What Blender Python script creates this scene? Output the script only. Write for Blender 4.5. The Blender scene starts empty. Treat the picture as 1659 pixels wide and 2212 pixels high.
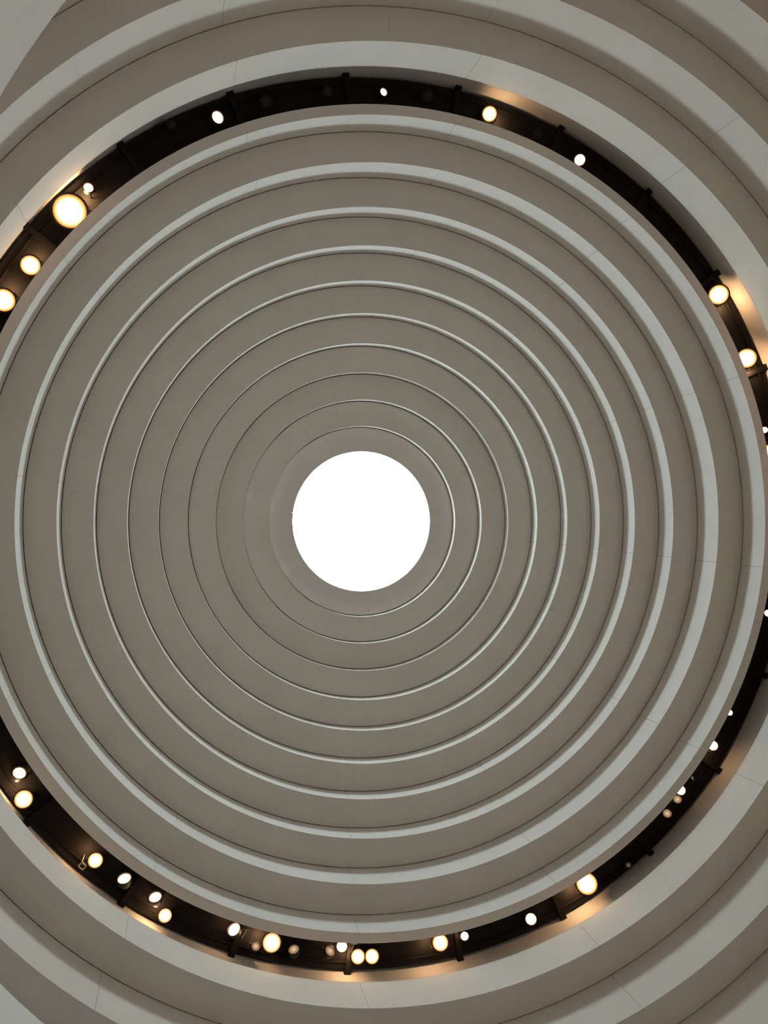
import bpy, bmesh, math, random
from mathutils import Vector, Matrix

random.seed(7)
scene = bpy.context.scene
C = scene.collection
R = math.radians
S = 26.0            # metres per survey unit: height of the lighting cove above the camera
EYE = 1.6           # camera height above the hall floor


def H(z):
    return EYE + z * S


# ------------------------------------------------------------------ camera
cam_data = bpy.data.cameras.new('camera')
cam_data.sensor_fit = 'HORIZONTAL'
cam_data.sensor_width = 36.0
cam_data.lens = 1892.73 / 1659.0 * 36.0
cam_data.clip_end = 500
cam = bpy.data.objects.new('camera', cam_data)
C.objects.link(cam)
right = Vector((0.974842, 0.0, -0.222898))
up = Vector((-0.000660, -0.999996, -0.002888))
fwd = Vector((0.222897, -0.002963, 0.974838))
rot = Matrix((right, up, -fwd)).transposed().to_4x4()
cam.matrix_world = Matrix.Translation((-0.25754 * S, -0.009924 * S, EYE)) @ rot
scene.camera = cam

# ------------------------------------------------------------------ world (bright overcast sky)
SKY = 29.5
world = bpy.data.worlds.new('overcast_sky')
scene.world = world
world.use_nodes = True
bg = world.node_tree.nodes['Background']
bg.inputs['Color'].default_value = (0.855, 0.985, 1.0, 1)
bg.inputs['Strength'].default_value = SKY

# ------------------------------------------------------------------ view
vs = scene.view_settings
vs.view_transform = 'Standard'
vs.look = 'None'
vs.exposure = 0.0
vs.gamma = 1.0
vs.use_curve_mapping = False
scene.cycles.max_bounces = 6
scene.cycles.diffuse_bounces = 4
scene.cycles.use_adaptive_sampling = True
scene.cycles.adaptive_threshold = 0.04
scene.cycles.sample_clamp_indirect = 6.0
scene.cycles.caustics_reflective = False
scene.cycles.caustics_refractive = False


def portal(name, loc, rot_euler, shape, sx, sy):
    d = bpy.data.lights.new(name, 'AREA')
    d.shape = shape
    d.size = sx
    if shape in ('RECTANGLE', 'ELLIPSE'):
        d.size_y = sy
    d.cycles.is_portal = True
    o = bpy.data.objects.new(name, d)
    C.objects.link(o)
    o.location = loc
    o.rotation_euler = rot_euler
    return o


# ------------------------------------------------------------------ materials
def mat(name, col, rough=0.8, metal=0.0, var=0.0, scale=1.0, bump=0.0, bscale=30.0, spec=0.3):
    m = bpy.data.materials.new(name)
    m.use_nodes = True
    nt = m.node_tree
    b = nt.nodes['Principled BSDF']
    b.inputs['Base Color'].default_value = (*col, 1)
    b.inputs['Roughness'].default_value = rough
    b.inputs['Metallic'].default_value = metal
    b.inputs['Specular IOR Level'].default_value = spec
    if var or bump:
        geo = nt.nodes.new('ShaderNodeNewGeometry')
    if var:
        n = nt.nodes.new('ShaderNodeTexNoise')
        n.inputs['Scale'].default_value = scale
        n.inputs['Detail'].default_value = 5
        n.inputs['Roughness'].default_value = 0.6
        nt.links.new(geo.outputs['Position'], n.inputs['Vector'])
        r = nt.nodes.new('ShaderNodeMapRange')
        r.inputs['From Min'].default_value = 0.3
        r.inputs['From Max'].default_value = 0.7
        r.inputs['To Min'].default_value = 1 - var
        r.inputs['To Max'].default_value = 1 + var
        nt.links.new(n.outputs['Fac'], r.inputs['Value'])
        mul = nt.nodes.new('ShaderNodeVectorMath')
        mul.operation = 'SCALE'
        mul.inputs[0].default_value = col
        nt.links.new(r.outputs['Result'], mul.inputs['Scale'])
        nt.links.new(mul.outputs['Vector'], b.inputs['Base Color'])
    if bump:
        n2 = nt.nodes.new('ShaderNodeTexNoise')
        n2.inputs['Scale'].default_value = bscale
        n2.inputs['Detail'].default_value = 3
        nt.links.new(geo.outputs['Position'], n2.inputs['Vector'])
        bp = nt.nodes.new('ShaderNodeBump')
        bp.inputs['Strength'].default_value = bump
        bp.inputs['Distance'].default_value = 0.01
        nt.links.new(n2.outputs['Fac'], bp.inputs['Height'])
        nt.links.new(bp.outputs['Normal'], b.inputs['Normal'])
    return m


PLASTER = mat('pale_plaster', (0.785, 0.745, 0.705), 0.9, var=0.035, scale=0.7, bump=0.12, bscale=22, spec=0.15)
HALLM = mat('warm_hall_wall', (0.56, 0.475, 0.395), 0.9, var=0.03, scale=0.8, spec=0.1)
WALLM = mat('white_wall', (0.85, 0.85, 0.84), 0.9, var=0.02, scale=0.8, spec=0.15)
BLACK = mat('matte_black_steel', (0.012, 0.011, 0.011), 0.75, spec=0.2, var=0.25, scale=3)
CANM = mat('black_lamp_housing', (0.02, 0.019, 0.018), 0.5, spec=0.35)
STEEL = mat('dull_steel', (0.55, 0.5, 0.44), 0.35, metal=0.9)
ROOFM = mat('dark_sky_block', (0.02, 0.018, 0.016), 0.95, spec=0.0)  # kept near black so the crease slots read as shade
FLOORM = mat('warm_stone_floor', (0.42, 0.27, 0.185), 0.75, var=0.06, scale=0.5, spec=0.1)
GREYLENS = mat('unlit_lamp_glass', (0.60, 0.58, 0.54), 0.3, metal=0.55, spec=0.5, bump=0.35, bscale=18)


def lens_mat(name, core, mid, rim, hot, strength):
    """glowing lens: white-hot middle, amber towards the bezel (object coordinates, lens radius = 1)"""
    m = bpy.data.materials.new(name)
    m.use_nodes = True
    nt = m.node_tree
    nt.nodes.remove(nt.nodes['Principled BSDF'])
    out = nt.nodes['Material Output']
    tc = nt.nodes.new('ShaderNodeTexCoord')
    sep = nt.nodes.new('ShaderNodeVectorMath')
    sep.operation = 'LENGTH'
    nt.links.new(tc.outputs['UV'], sep.inputs[0])
    ramp = nt.nodes.new('ShaderNodeValToRGB')
    e = ramp.color_ramp.elements
    e[0].position = 0.0
    e[0].color = (*core, 1)
    e[1].position = 1.0
    e[1].color = (*rim, 1)
    k = e.new(hot)
    k.color = (*core, 1)
    k = e.new(hot + (1 - hot) * .45)
    k.color = (*mid, 1)
    nt.links.new(sep.outputs['Value'], ramp.inputs['Fac'])
    em = nt.nodes.new('ShaderNodeEmission')
    em.inputs['Strength'].default_value = strength
    nt.links.new(ramp.outputs['Color'], em.inputs['Color'])
    nt.links.new(em.outputs['Emission'], out.inputs['Surface'])
    return m


LENS = {
    'round': lens_mat('lit_lens', (1.0, 0.82, 0.66), (0.55, 0.30, 0.16), (0.10, 0.03, 0.012), .78, 5.0),
    'star': lens_mat('glaring_lens', (1.0, 0.74, 0.46), (0.30, 0.13, 0.04), (0.045, 0.013, 0.003), .60, 9.0),
    'dim': lens_mat('lens_painted_reflection', (1.0, 0.66, 0.40), (0.55, 0.33, 0.19), (0.30, 0.17, 0.10), .25, 0.75),  # faint emission stands in for neighbouring lamps reflected in unlit glass
    'grey': GREYLENS,
    'off': CANM,
}

glass = bpy.data.materials.new('skylight_glass')
glass.use_nodes = True
_nt = glass.node_tree
_nt.nodes.remove(_nt.nodes['Principled BSDF'])
_tr = _nt.nodes.new('ShaderNodeBsdfTransparent')
_tr.inputs['Color'].default_value = (0.93, 0.95, 0.95, 1)
_gl = _nt.nodes.new('ShaderNodeBsdfGlossy')
_gl.inputs['Roughness'].default_value = 0.05
_mx = _nt.nodes.new('ShaderNodeMixShader')
_mx.inputs['Fac'].default_value = 0.04
_nt.links.new(_tr.outputs[0], _mx.inputs[1])
_nt.links.new(_gl.outputs[0], _mx.inputs[2])
_nt.links.new(_mx.outputs[0], _nt.nodes['Material Output'].inputs['Surface'])


# ------------------------------------------------------------------ mesh helpers
def finish(bm, name, m, smooth=True):
    bmesh.ops.recalc_face_normals(bm, faces=bm.faces)
    me = bpy.data.meshes.new(name)
    bm.to_mesh(me)
    bm.free()
    me.materials.append(m)
    if smooth:
        for p in me.polygons:
            p.use_smooth = True
        me.set_sharp_from_angle(angle=R(32))
    return me


def link(name, me, parent=None):
    o = bpy.data.objects.new(name, me)
    C.objects.link(o)
    if parent:
        o.parent = parent
    return o


def arc_box(bm, r0, r1, z0, z1, a0, a1, seg=2.0):
    """block of an annulus between two angles (degrees)"""
    n = max(1, int(math.ceil((a1 - a0) / seg)))
    full = abs(a1 - a0 - 360) < 1e-6
    rings = []
    for i in range(n if full else n + 1):
        a = R(a0 + (a1 - a0) * i / n)
        c, s = math.cos(a), math.sin(a)
        rings.append([bm.verts.new((r * c, r * s, z)) for r, z in ((r0, z0), (r1, z0), (r1, z1), (r0, z1))])
    m = len(rings)
    for i in range(n):
        p, q = rings[i], rings[(i + 1) % m]
        for k in range(4):
            bm.faces.new((p[k], p[(k + 1) % 4], q[(k + 1) % 4], q[k]))
    if not full:
        bm.faces.new(rings[0])
        bm.faces.new(rings[-1])


def arc_mesh(name, m, *args, seg=2.0):
    bm = bmesh.new()
    arc_box(bm, *args, seg=seg)
    return finish(bm, name, m)


def add_box(bm, cx, cy, cz, sx, sy, sz, M=None):
    r = bmesh.ops.create_cube(bm, size=1.0)
    T = Matrix.Translation((cx, cy, cz)) @ Matrix.Diagonal((sx, sy, sz, 1))
    if M:
        T = M @ T
    bmesh.ops.transform(bm, matrix=T, verts=r['verts'])


def add_tube(bm, p, q, r, n=10):
    p, q = Vector(p), Vector(q)
    d = q - p
    T = Matrix.Translation((p + q) / 2) @ d.to_track_quat('Z', 'Y').to_matrix().to_4x4()
    bmesh.ops.create_cone(bm, cap_ends=True, segments=n, radius1=r, radius2=r, depth=d.length, matrix=T)


def lathe(bm, prof, n=24, M=None):
    rows = []
    for r, z in prof:
        row = []
        for i in range(n):
            a = 2 * math.pi * i / n
            v = Vector((r * math.cos(a), r * math.sin(a), z))
            row.append(bm.verts.new(M @ v if M else v))
        rows.append(row)
    for a, b in zip(rows, rows[1:]):
        for i in range(n):
            bm.faces.new((a[i], a[(i + 1) % n], b[(i + 1) % n], b[i]))
    return rows


def tag(o, label, cat, group=None, kind=None):
    o['label'] = label
    o['category'] = cat
    if group:
        o['group'] = group
    if kind:
        o['kind'] = kind
    return o


def empty(name, loc=(0, 0, 0), rz=0.0):
    o = bpy.data.objects.new(name, None)
    o.empty_display_size = 0.3
    C.objects.link(o)
    o.location = loc
    o.rotation_euler = (0, 0, rz)
    return o


# ------------------------------------------------------------------ the stepped dome
# soffit height, inner radius (survey units), name order from the skylight outwards
TIERS = [
    ('first', 1.2695, .1033), ('second', 1.2578, .1395), ('third', 1.2443, .1765), ('fourth', 1.2318, .2141),
    ('fifth', 1.2121, .2520), ('sixth', 1.1903, .2898), ('seventh', 1.1638, .3280), ('eighth', 1.1316, .3659),
    ('ninth', 1.0943, .4039), ('tenth', 1.0456, .4417), ('eleventh', 1.0000, .4794), ('twelfth', .9192, .5225),
    ('thirteenth', .8492, .5605), ('fourteenth', .7750, .5980),
]
# the riser of each tier ends at the next higher soffit
RISER_TOP = [1.2695 + .018] + [t[1] for t in TIERS[:-1]]
RISER_TOP[11] = .9735                      # the parapet below the lighting cove stops short
COVE_OUT = .4917                           # outer edge of the eleventh soffit
HALL_R = 18.6
CREASE_SLOT = 0.026                               # added slot, draws the crease shade between a soffit and the riser below it
TH = 0.09
EXTRA = {
    'first': 'narrow ring edging the white skylight', 'eleventh': 'its outer edge cut by the black lighting cove',
    'twelfth': 'tall white parapet just outside the black lighting cove',
    'thirteenth': 'second ring outside the black lighting cove',
    'fourteenth': 'outermost ring, seen only in the corners',
}
for i, (word, z, r) in enumerate(TIERS):
    root = empty('ceiling_tier', (0, 0, H(z)))
    lab = 'pale plaster ceiling step, %s out from the round skylight' % word
    if word in EXTRA:
        lab = 'pale plaster ceiling step, ' + EXTRA[word]
    tag(root, lab, 'ceiling tier', 'stepped rings of the dome', 'structure')
    zt = H(RISER_TOP[i]) - H(z)
    gap = 0.0 if i in (0, 11) else -0.045   # risers run up behind the added crease-shade slot at the soffit's edge
    me = arc_mesh('riser_panel', PLASTER, r * S, r * S + TH, 0.0, zt - gap, 0.022 / (r * S) * 10, 30 - 0.022 / (r * S) * 10)
    for k in range(12):
        o = link('riser_panel', me, root)
        o.rotation_euler = (0, 0, R(7 + 30 * k))
    # the soffit, from behind this riser out to just past the next riser
    if i == 10:
        ro = COVE_OUT * S
    elif i == 13:
        ro = HALL_R
    else:
        ro = TIERS[i + 1][2] * S - CREASE_SLOT
    gj = 0.0022 / (r * S) * 28.6
    me = arc_mesh('soffit_panel', PLASTER, r * S + TH, ro, 0.0, 0.06, gj, 10 - gj)
    for k in range(36):
        o = link('soffit_panel', me, root)
        o.rotation_euler = (0, 0, R(5.6 + 10 * k))

# added stepped shell behind the panels, shuts out the sky and backs the slots
bm = bmesh.new()
prof = []
for i, (word, z, r) in enumerate(TIERS[:11]):
    zz = H(z) + 0.16
    if i == 0:
        prof.append((r * S + TH + .02, H(RISER_TOP[0]) + .02))
        prof.append((r * S + TH + .02, zz))
    else:
        prof.append((r * S + TH + 0.10, prof[-1][1]))
        prof.append((r * S + TH + 0.10, zz))
prof[-1] = (prof[-1][0], H(1.072))
prof.append((HALL_R + .3, H(1.072)))
prof.append((HALL_R + .3, H(.76)))
lathe(bm, prof, 120)
roof = link('ceiling', finish(bm, 'ceiling', ROOFM))
tag(roof, 'added dark shell blocking the sky above the stepped plaster rings and the lighting cove', 'ceiling', None, 'structure')

# skylight: rim, glass
root = empty('window_1', (0, 0, H(RISER_TOP[0])))
tag(root, 'round blown-out white skylight at the centre of the dome', 'skylight', None, 'structure')
bm = bmesh.new()
rr0 = TIERS[0][2] * S
arc_box(bm, rr0, rr0 + .14, 0.0, 0.10, 0, 360)
link('rim', finish(bm, 'rim', PLASTER), root)
bm = bmesh.new()
bmesh.ops.create_cone(bm, cap_ends=True, segments=96, radius1=rr0 + .06, radius2=rr0 + .06, depth=0.02,
                      matrix=Matrix.Translation((0, 0, .13)))
link('glass_pane', finish(bm, 'glass_pane', glass), root)
portal('skylight_portal', (0, 0, H(RISER_TOP[0]) + .2), (0, 0, 0), 'DISK', 2 * rr0 + .1, 0)

# cove behind the parapet of the twelfth step
COVE_R = .5372 * S
root = empty('wall_cove', (0, 0, H(.9735)))
tag(root, 'shadowed grey wall strip behind the parapet, beside the black lighting ring', 'wall', None, 'structure')
me = arc_mesh('cove_panel', WALLM, COVE_R, COVE_R + TH, -0.08, H(1.071) - H(.9735), 0.0, 30.0)
for k in range(12):
    o = link('cove_panel', me, root)
    o.rotation_euler = (0, 0, R(7 + 30 * k))
me = arc_mesh('ledge', PLASTER, .5225 * S + TH, COVE_R, -0.08, -0.02, 0, 360)
link('ledge', me, root)

link('inner_baffle', arc_mesh('inner_baffle', BLACK, .4860 * S - .03, .4860 * S, H(1.0) + .10 - H(.9735), H(1.0245) - H(.9735), 0, 360), root)

# ------------------------------------------------------------------ hall below (mostly out of the frame)
bm = bmesh.new()
bmesh.ops.create_cone(bm, cap_ends=True, segments=96, radius1=HALL_R + .3, radius2=HALL_R + .3, depth=0.2,
                      matrix=Matrix.Translation((0, 0, -0.1)))
tag(link('floor', finish(bm, 'floor', FLOORM)), 'warm stone floor of the round hall under the dome', 'floor', None, 'structure')

WIN = [0]               # openings to the daylight, towards the right of the picture
WH = 8.0                                   # half width in degrees
WZ0, WZ1 = 1.0, 3.0
bm = bmesh.new()
ztop = H(.775) + .06
arc_box(bm, HALL_R, HALL_R + .3, WZ1, ztop, 0, 360)
arc_box(bm, HALL_R, HALL_R + .3, 0.0, WZ0, 0, 360)
for k, a in enumerate(WIN):
    nxt = WIN[k + 1] if k + 1 < len(WIN) else WIN[0] + 360
    arc_box(bm, HALL_R, HALL_R + .3, WZ0, WZ1, a + WH, nxt - WH)
wall = tag(link('wall_round', finish(bm, 'wall_round', HALLM)), 'round tan hall wall below the dome with tall openings', 'wall', None, 'structure')
for a in WIN:
    w = 2 * HALL_R * math.sin(R(WH)) + .2
    d = Vector((math.cos(R(a)), math.sin(R(a)), 0))
    p = d * (HALL_R + .35) + Vector((0, 0, (WZ0 + WZ1) / 2))
    o = portal('opening_portal', p, (0, 0, 0), 'RECTANGLE', w, WZ1 - WZ0 + .2)
    o.rotation_euler = (d).to_track_quat('Z', 'Y').to_euler()


def balcony(name, label, rb, ztop_, zlow, a0, a1):
    root = empty(name, (0, 0, H(zlow)))
    tag(root, label, 'balcony', None, 'structure')
    h = H(ztop_) - H(zlow)
    link('fascia', arc_mesh('fascia', WALLM, rb, rb + .25, 0.0, h, a0, a1), root)
    link('slab', arc_mesh('slab', WALLM, rb + .25, HALL_R, 0.0, .35, a0, a1), root)
    me = arc_mesh('edge_shade', BLACK, rb + .02, rb + .23, h, h + .03, a0, a1)  # black strip stands in for the thin line of shade along the edge
    link('edge_shade', me, root)


balcony('balcony', 'white curved balcony front crossing the top left corner', .3655 * S, .353, .275, 198, 232)
balcony('balcony', 'white curved balcony front showing in the bottom left corner', .494 * S, .651, .575, 118, 150)

# ------------------------------------------------------------------ black lighting ring in the cove
DECK_Z = 1.023
root = empty('lighting_ring', (0, 0, H(DECK_Z)))
tag(root, 'black steel lighting ring running round the cove of the dome', 'lighting ring')
link('deck', arc_mesh('deck', BLACK, .4860 * S, .5333 * S, 0.0, .05, 0, 360), root)
bm = bmesh.new()
add_box(bm, 0.5 * (.5362 + .4865) * S, 0, -.055, (.5362 - .4865) * S, .17, .11)
me = finish(bm, 'bracket', BLACK, False)
bm = bmesh.new()
add_box(bm, .5350 * S, 0, -.07, .10, .2, .14)
me2 = finish(bm, 'bracket_foot', BLACK, False)
for k in range(24):
    o = link('bracket', me, root)
    o.rotation_euler = (0, 0, R(-82.6 + 15 * k))
    link('bracket_foot', me2, o)
for rp, zp in ((12.90, -.045), (13.62, -.045)):
    bm = bmesh.new()
    n = 180
    rows = []
    for i in range(n):
        a = 2 * math.pi * i / n
        rows.append([bm.verts.new(((rp + .025 * math.cos(b)) * math.cos(a), (rp + .025 * math.cos(b)) * math.sin(a), zp + .025 * math.sin(b)))
                     for b in [j * math.pi / 3 for j in range(6)]])
    for i in range(n):
        p, q = rows[i], rows[(i + 1) % n]
        for j in range(6):
            bm.faces.new((p[j], p[(j + 1) % 6], q[(j + 1) % 6], q[j]))
    link('lighting_pipe', finish(bm, 'lighting_pipe', BLACK), root)

# ------------------------------------------------------------------ spotlights
LAMP_Z = H(1.0085)
DECK_UNDER = H(DECK_Z)
EYE_P = cam.matrix_world.translation.copy()


def spotlight(label, az, rad, kind, d, tilt=0.0, tdir=0.0, spill=0.0, extra=None):
    """d: lens diameter; tilt/tdir: how far (deg) the beam swings from the camera's direction and which way"""
    a = R(az)
    loc = Vector((rad * math.cos(a), rad * math.sin(a), LAMP_Z))
    root = empty('spotlight', loc)
    tag(root, label, 'spotlight', 'spotlights hung round the black lighting ring')
    aim = (EYE_P - loc).normalized()
    if tilt:
        side = aim.orthogonal().normalized()
        side = Matrix.Rotation(R(tdir), 3, aim) @ side
        aim = (Matrix.Rotation(R(tilt), 3, side) @ aim).normalized()
    Q = (-aim).to_track_quat('Z', 'Y').to_matrix().to_4x4()
    rl = d / 2 * (1.28 if kind == 'star' else 1.06)  # star lenses drawn oversize to take in the glare around them
    # housing: open bezel in front, barrel tapering to the back
    bm = bmesh.new()
    rows = lathe(bm, [(rl * 1.0, .012), (rl * 1.02, -.035), (rl * 1.13, -.035), (rl * 1.13, .05), (rl * 1.02, .07),
                      (rl * 0.98, .18), (rl * 0.72, .27), (rl * 0.45, .31), (rl * .42, .345)], 24, Q)
    bm.faces.new(rows[-1])
    link('housing', finish(bm, 'housing', CANM), root)
    # lens with UV = position in lens radii
    bm = bmesh.new()
    uv = bm.loops.layers.uv.new('UVMap')
    prof = [(rl * 1.0, .008), (rl * .8, -.004), (rl * .5, -.014), (rl * .2, -.019)]
    rows = lathe(bm, prof, 24, Q)
    cv = bm.verts.new(Q @ Vector((0, 0, -.020)))
    for i in range(24):
        bm.faces.new((rows[-1][i], rows[-1][(i + 1) % 24], cv))
    Qi = Q.inverted()
    for f in bm.faces:
        for lp in f.loops:
            v = Qi @ lp.vert.co
            lp[uv].uv = (v.x / rl, v.y / rl)
    link('lens', finish(bm, 'lens', LENS[kind]), root)
    # yoke and hanger
    axis = aim.cross(Vector((0, 0, 1))).normalized()
    piv = -aim * .14
    hh = DECK_UNDER - LAMP_Z
    bm = bmesh.new()
    w = rl * 1.13 + .02
    ztop = min(hh - .03, piv.z + rl + .18)
    A = piv + axis * w
    B = piv - axis * w
    A2 = Vector((A.x, A.y, ztop))
    B2 = Vector((B.x, B.y, ztop))
    add_tube(bm, A, A2, .013, 6)
    add_tube(bm, B, B2, .013, 6)
    add_tube(bm, A2, B2, .013, 6)
    link('yoke', finish(bm, 'yoke', CANM), root)
    bm = bmesh.new()
    mid = (A2 + B2) / 2
    add_tube(bm, mid, Vector((mid.x, mid.y, hh)), .022, 8)
    link('hanger', finish(bm, 'hanger', CANM), root)
    if extra == 'tee':
        # pale T-shaped accessory arm beside the lens
        bm = bmesh.new()
        tang = Vector((-math.sin(a), math.cos(a), 0))
        radv = Vector((math.cos(a), math.sin(a), 0))
        p0 = -tang * .36 + radv * -.10
        add_tube(bm, p0, p0 + radv * .26 + tang * .05, .016, 8)
        add_tube(bm, p0 - tang * .09, p0 + tang * .09, .016, 8)
        add_tube(bm, p0, Vector((p0.x, p0.y, hh)), .012, 8)
        link('accessory_arm', finish(bm, 'accessory_arm', STEEL), root)
    if kind == 'star':
        ld = bpy.data.lights.new('lamp_beam', 'SPOT')
        ld.energy = SPOT_W
        ld.color = (1.0, 0.80, 0.62)
        ld.spot_size = R(30)
        ld.spot_blend = 0.6
        ld.shadow_soft_size = rl
        lo = bpy.data.objects.new('lamp_beam', ld)
        C.objects.link(lo)
        lo.parent = root
        lo.location = aim * .08
        # beams are pointed across the hall, down to the far floor and the foot of the far wall
        tgt = Vector((-1.0 * loc.x, -1.0 * loc.y, 0)) - loc
        lo.rotation_euler = tgt.to_track_quat('-Z', 'Y').to_euler()
    if spill >= 5:
        ld = bpy.data.lights.new('added_glow', 'POINT')  # added bare point lamp, imitates the warm glow round the housing
        ld.energy = spill * 0.8
        ld.color = (1.0, 0.55, 0.25)
        ld.shadow_soft_size = .06
        lo = bpy.data.objects.new('added_glow', ld)
        C.objects.link(lo)
        lo.parent = root
        lo.location = Vector((-math.sin(a), math.cos(a), 0)) * (rl * 1.25 + .05) + Vector((math.cos(a), math.sin(a), 0)) * .05 + Vector((0, 0, .10))
    return root


SPOT_W = 2100.0
LAMPS = [
    ('small lit spotlight at the very top of the black ring', 266.9, 13.26, 'round', .22, 35, 0, 2),
    ('glaring spotlight at one o\'clock on the black ring, left of a bracket', 281.9, 13.208, 'star', .36, 0, 0, 22),
    ('clean round lit spotlight between one and two o\'clock', 296.3, 13.104, 'round', .33, 0, 0, 3),
    ('upper of the two glaring spotlights at the right edge', 324.8, 13.286, 'star', .50, 0, 0, 40),
    ('lower of the two glaring spotlights at the right edge', 335.0, 13.156, 'star', .50, 0, 0, 40),
    ('small lit spotlight above the glare cut by the right edge', 346.0, 13.0, 'round', .20, 0, 0, 3),
    ('glaring spotlight cut in half by the right picture edge', 349.7, 12.94, 'star', .50, 0, 0, 40),
    ('small lit spotlight at the right picture edge, below three o\'clock', 13.7, 13.104, 'round', .22, 0, 0, 3),
    ('tiny lit spotlight half hidden by the soffit, lower right', 29.7, 12.96, 'round', .18, 0, 0, 2),
    ('round lit spotlight above the warm wall patch, lower right', 35.2, 13.0, 'round', .30, 0, 0, 10),
    ('lit spotlight just above two dim lamps, lower right', 43.4, 12.96, 'round', .29, 0, 0, 26),
    ('dim amber spotlight directly under a lit one, lower right', 44.7, 13.078, 'dim', .25, 15, 40, 0),
    ('dim amber spotlight standing lowest of its trio, lower right', 47.2, 13.13, 'dim', .26, 15, 200, 0),
    ('small grey unlit spotlight between a bracket and a glaring lamp', 56.2, 13.494, 'grey', .17, 10, 90, 0),
    ('glaring spotlight at five o\'clock on the black ring', 62.7, 13.156, 'star', .52, 0, 0, 40),
    ('clean round lit spotlight between five and six o\'clock', 72.0, 13.286, 'round', .33, 0, 0, 3),
    ('small lit spotlight right of a glaring one, near six o\'clock', 81.7, 13.078, 'round', .24, 0, 0, 5),
    ('glaring spotlight right of the bottom pair', 85.2, 13.104, 'star', .38, 0, 0, 26),
    ('left lamp of the touching glaring pair at six o\'clock', 96.55, 13.286, 'star', .33, 0, 0, 26),
    ('right lamp of the touching glaring pair at six o\'clock', 94.65, 13.286, 'star', .33, 0, 0, 26),
    ('lit spotlight half hidden by the soffit beside a T arm, left of the bottom pair', 98.9, 12.99, 'round', .31, 0, 0, 6, 'tee'),
    ('dim amber spotlight left of the bottom lit trio', 100.4, 13.156, 'dim', .30, 38, 0, 0),
    ('dim amber spotlight right of the glaring lamp at half past six', 105.2, 13.234, 'dim', .30, 36, 60, 0),
    ('glaring spotlight at half past six on the black ring', 108.3, 13.156, 'star', .42, 0, 0, 32),
    ('dim spotlight tucked against the left of the half past six glare', 110.15, 13.364, 'dim', .24, 20, 0, 0),
    ('oval lit spotlight beside a T arm and a bracket, left of half past six', 113.6, 13.078, 'round', .36, 33, 90, 5, 'tee'),
    ('glaring spotlight near the outer edge between two brackets, towards seven o\'clock', 122.4, 13.468, 'star', .30, 0, 0, 22),
    ('oval lit spotlight above the glare towards seven o\'clock', 124.7, 13.156, 'round', .34, 38, 60, 3),
    ('oval lit spotlight nearest seven o\'clock, tilted sideways', 129.3, 13.182, 'round', .36, 42, 60, 2),
    ('glaring spotlight above a grey square frame, past seven o\'clock', 133.6, 13.26, 'star', .32, 0, 0, 20),
    ('glaring spotlight at eight o\'clock by the left picture edge', 145.1, 13.494, 'star', .38, 0, 0, 26),
    ('oval lit spotlight just above the eight o\'clock glare', 148.0, 13.182, 'round', .34, 30, 20, 3),
    ('glaring spotlight cut by the left picture edge, upper left', 208.3, 13.182, 'star', .48, 0, 0, 36),
    ('glaring spotlight second from the left picture edge, upper left', 213.7, 13.104, 'star', .42, 0, 0, 30),
    ('largest and brightest spotlight, at ten o\'clock on the black ring', 222.0, 13.26, 'star', .72, 0, 0, 90),
    ('small lit spotlight just right of the largest glare', 225.7, 13.39, 'round', .26, 25, 30, 3),
    ('oval lit spotlight alone at eleven o\'clock', 244.4, 13.26, 'round', .34, 30, 0, 3),
    ('unlit black spotlight, nearest right of the eleven o\'clock lamp', 251.1, 13.286, 'off', .30, 0, 0, 0),
    ('unlit black spotlight left of the topmost bracket', 259.4, 13.312, 'off', .26, 0, 0, 0),
    ('unlit black spotlight between the top lamp and one o\'clock', 273.0, 13.286, 'off', .30, 0, 0, 0),
    ('barely visible unlit spotlight tucked by the soffit, lower right', 40.9, 13.03, 'grey', .14, 40, 0, 0),
    ('unlit black spotlight at half past ten, near the outer edge', 238.8, 13.6, 'off', .26, 0, 0, 0),
    ('unlit black spotlight right of the one o\'clock glare', 289.2, 13.208, 'off', .28, 0, 0, 0),
]
for L in LAMPS:
    spotlight(*L)

# small grey square frame hanging beside the lamp past seven o'clock
a = R(134.3)
root = empty('filter_frame', (13.6 * math.cos(a), 13.6 * math.sin(a), LAMP_Z), a)
tag(root, 'small grey square filter frame hanging below a glaring lamp, past seven o\'clock', 'filter frame')
bm = bmesh.new()
for sx, sy, lx, ly in ((.07, 0, .03, .2), (-.07, 0, .05, .2), (0, .085, .17, .03), (0, -.085, .17, .03)):
    add_box(bm, sx, sy, 0, lx, ly, .02)
link('frame', finish(bm, 'frame', GREYLENS, False), root)
bm = bmesh.new()
add_tube(bm, (-.07, .085, 0), (-.16, .12, .12), .01, 6)
add_tube(bm, (-.16, .12, .12), (-.16, .12, DECK_UNDER - LAMP_Z), .01, 6)
link('hook', finish(bm, 'hook', GREYLENS), root)
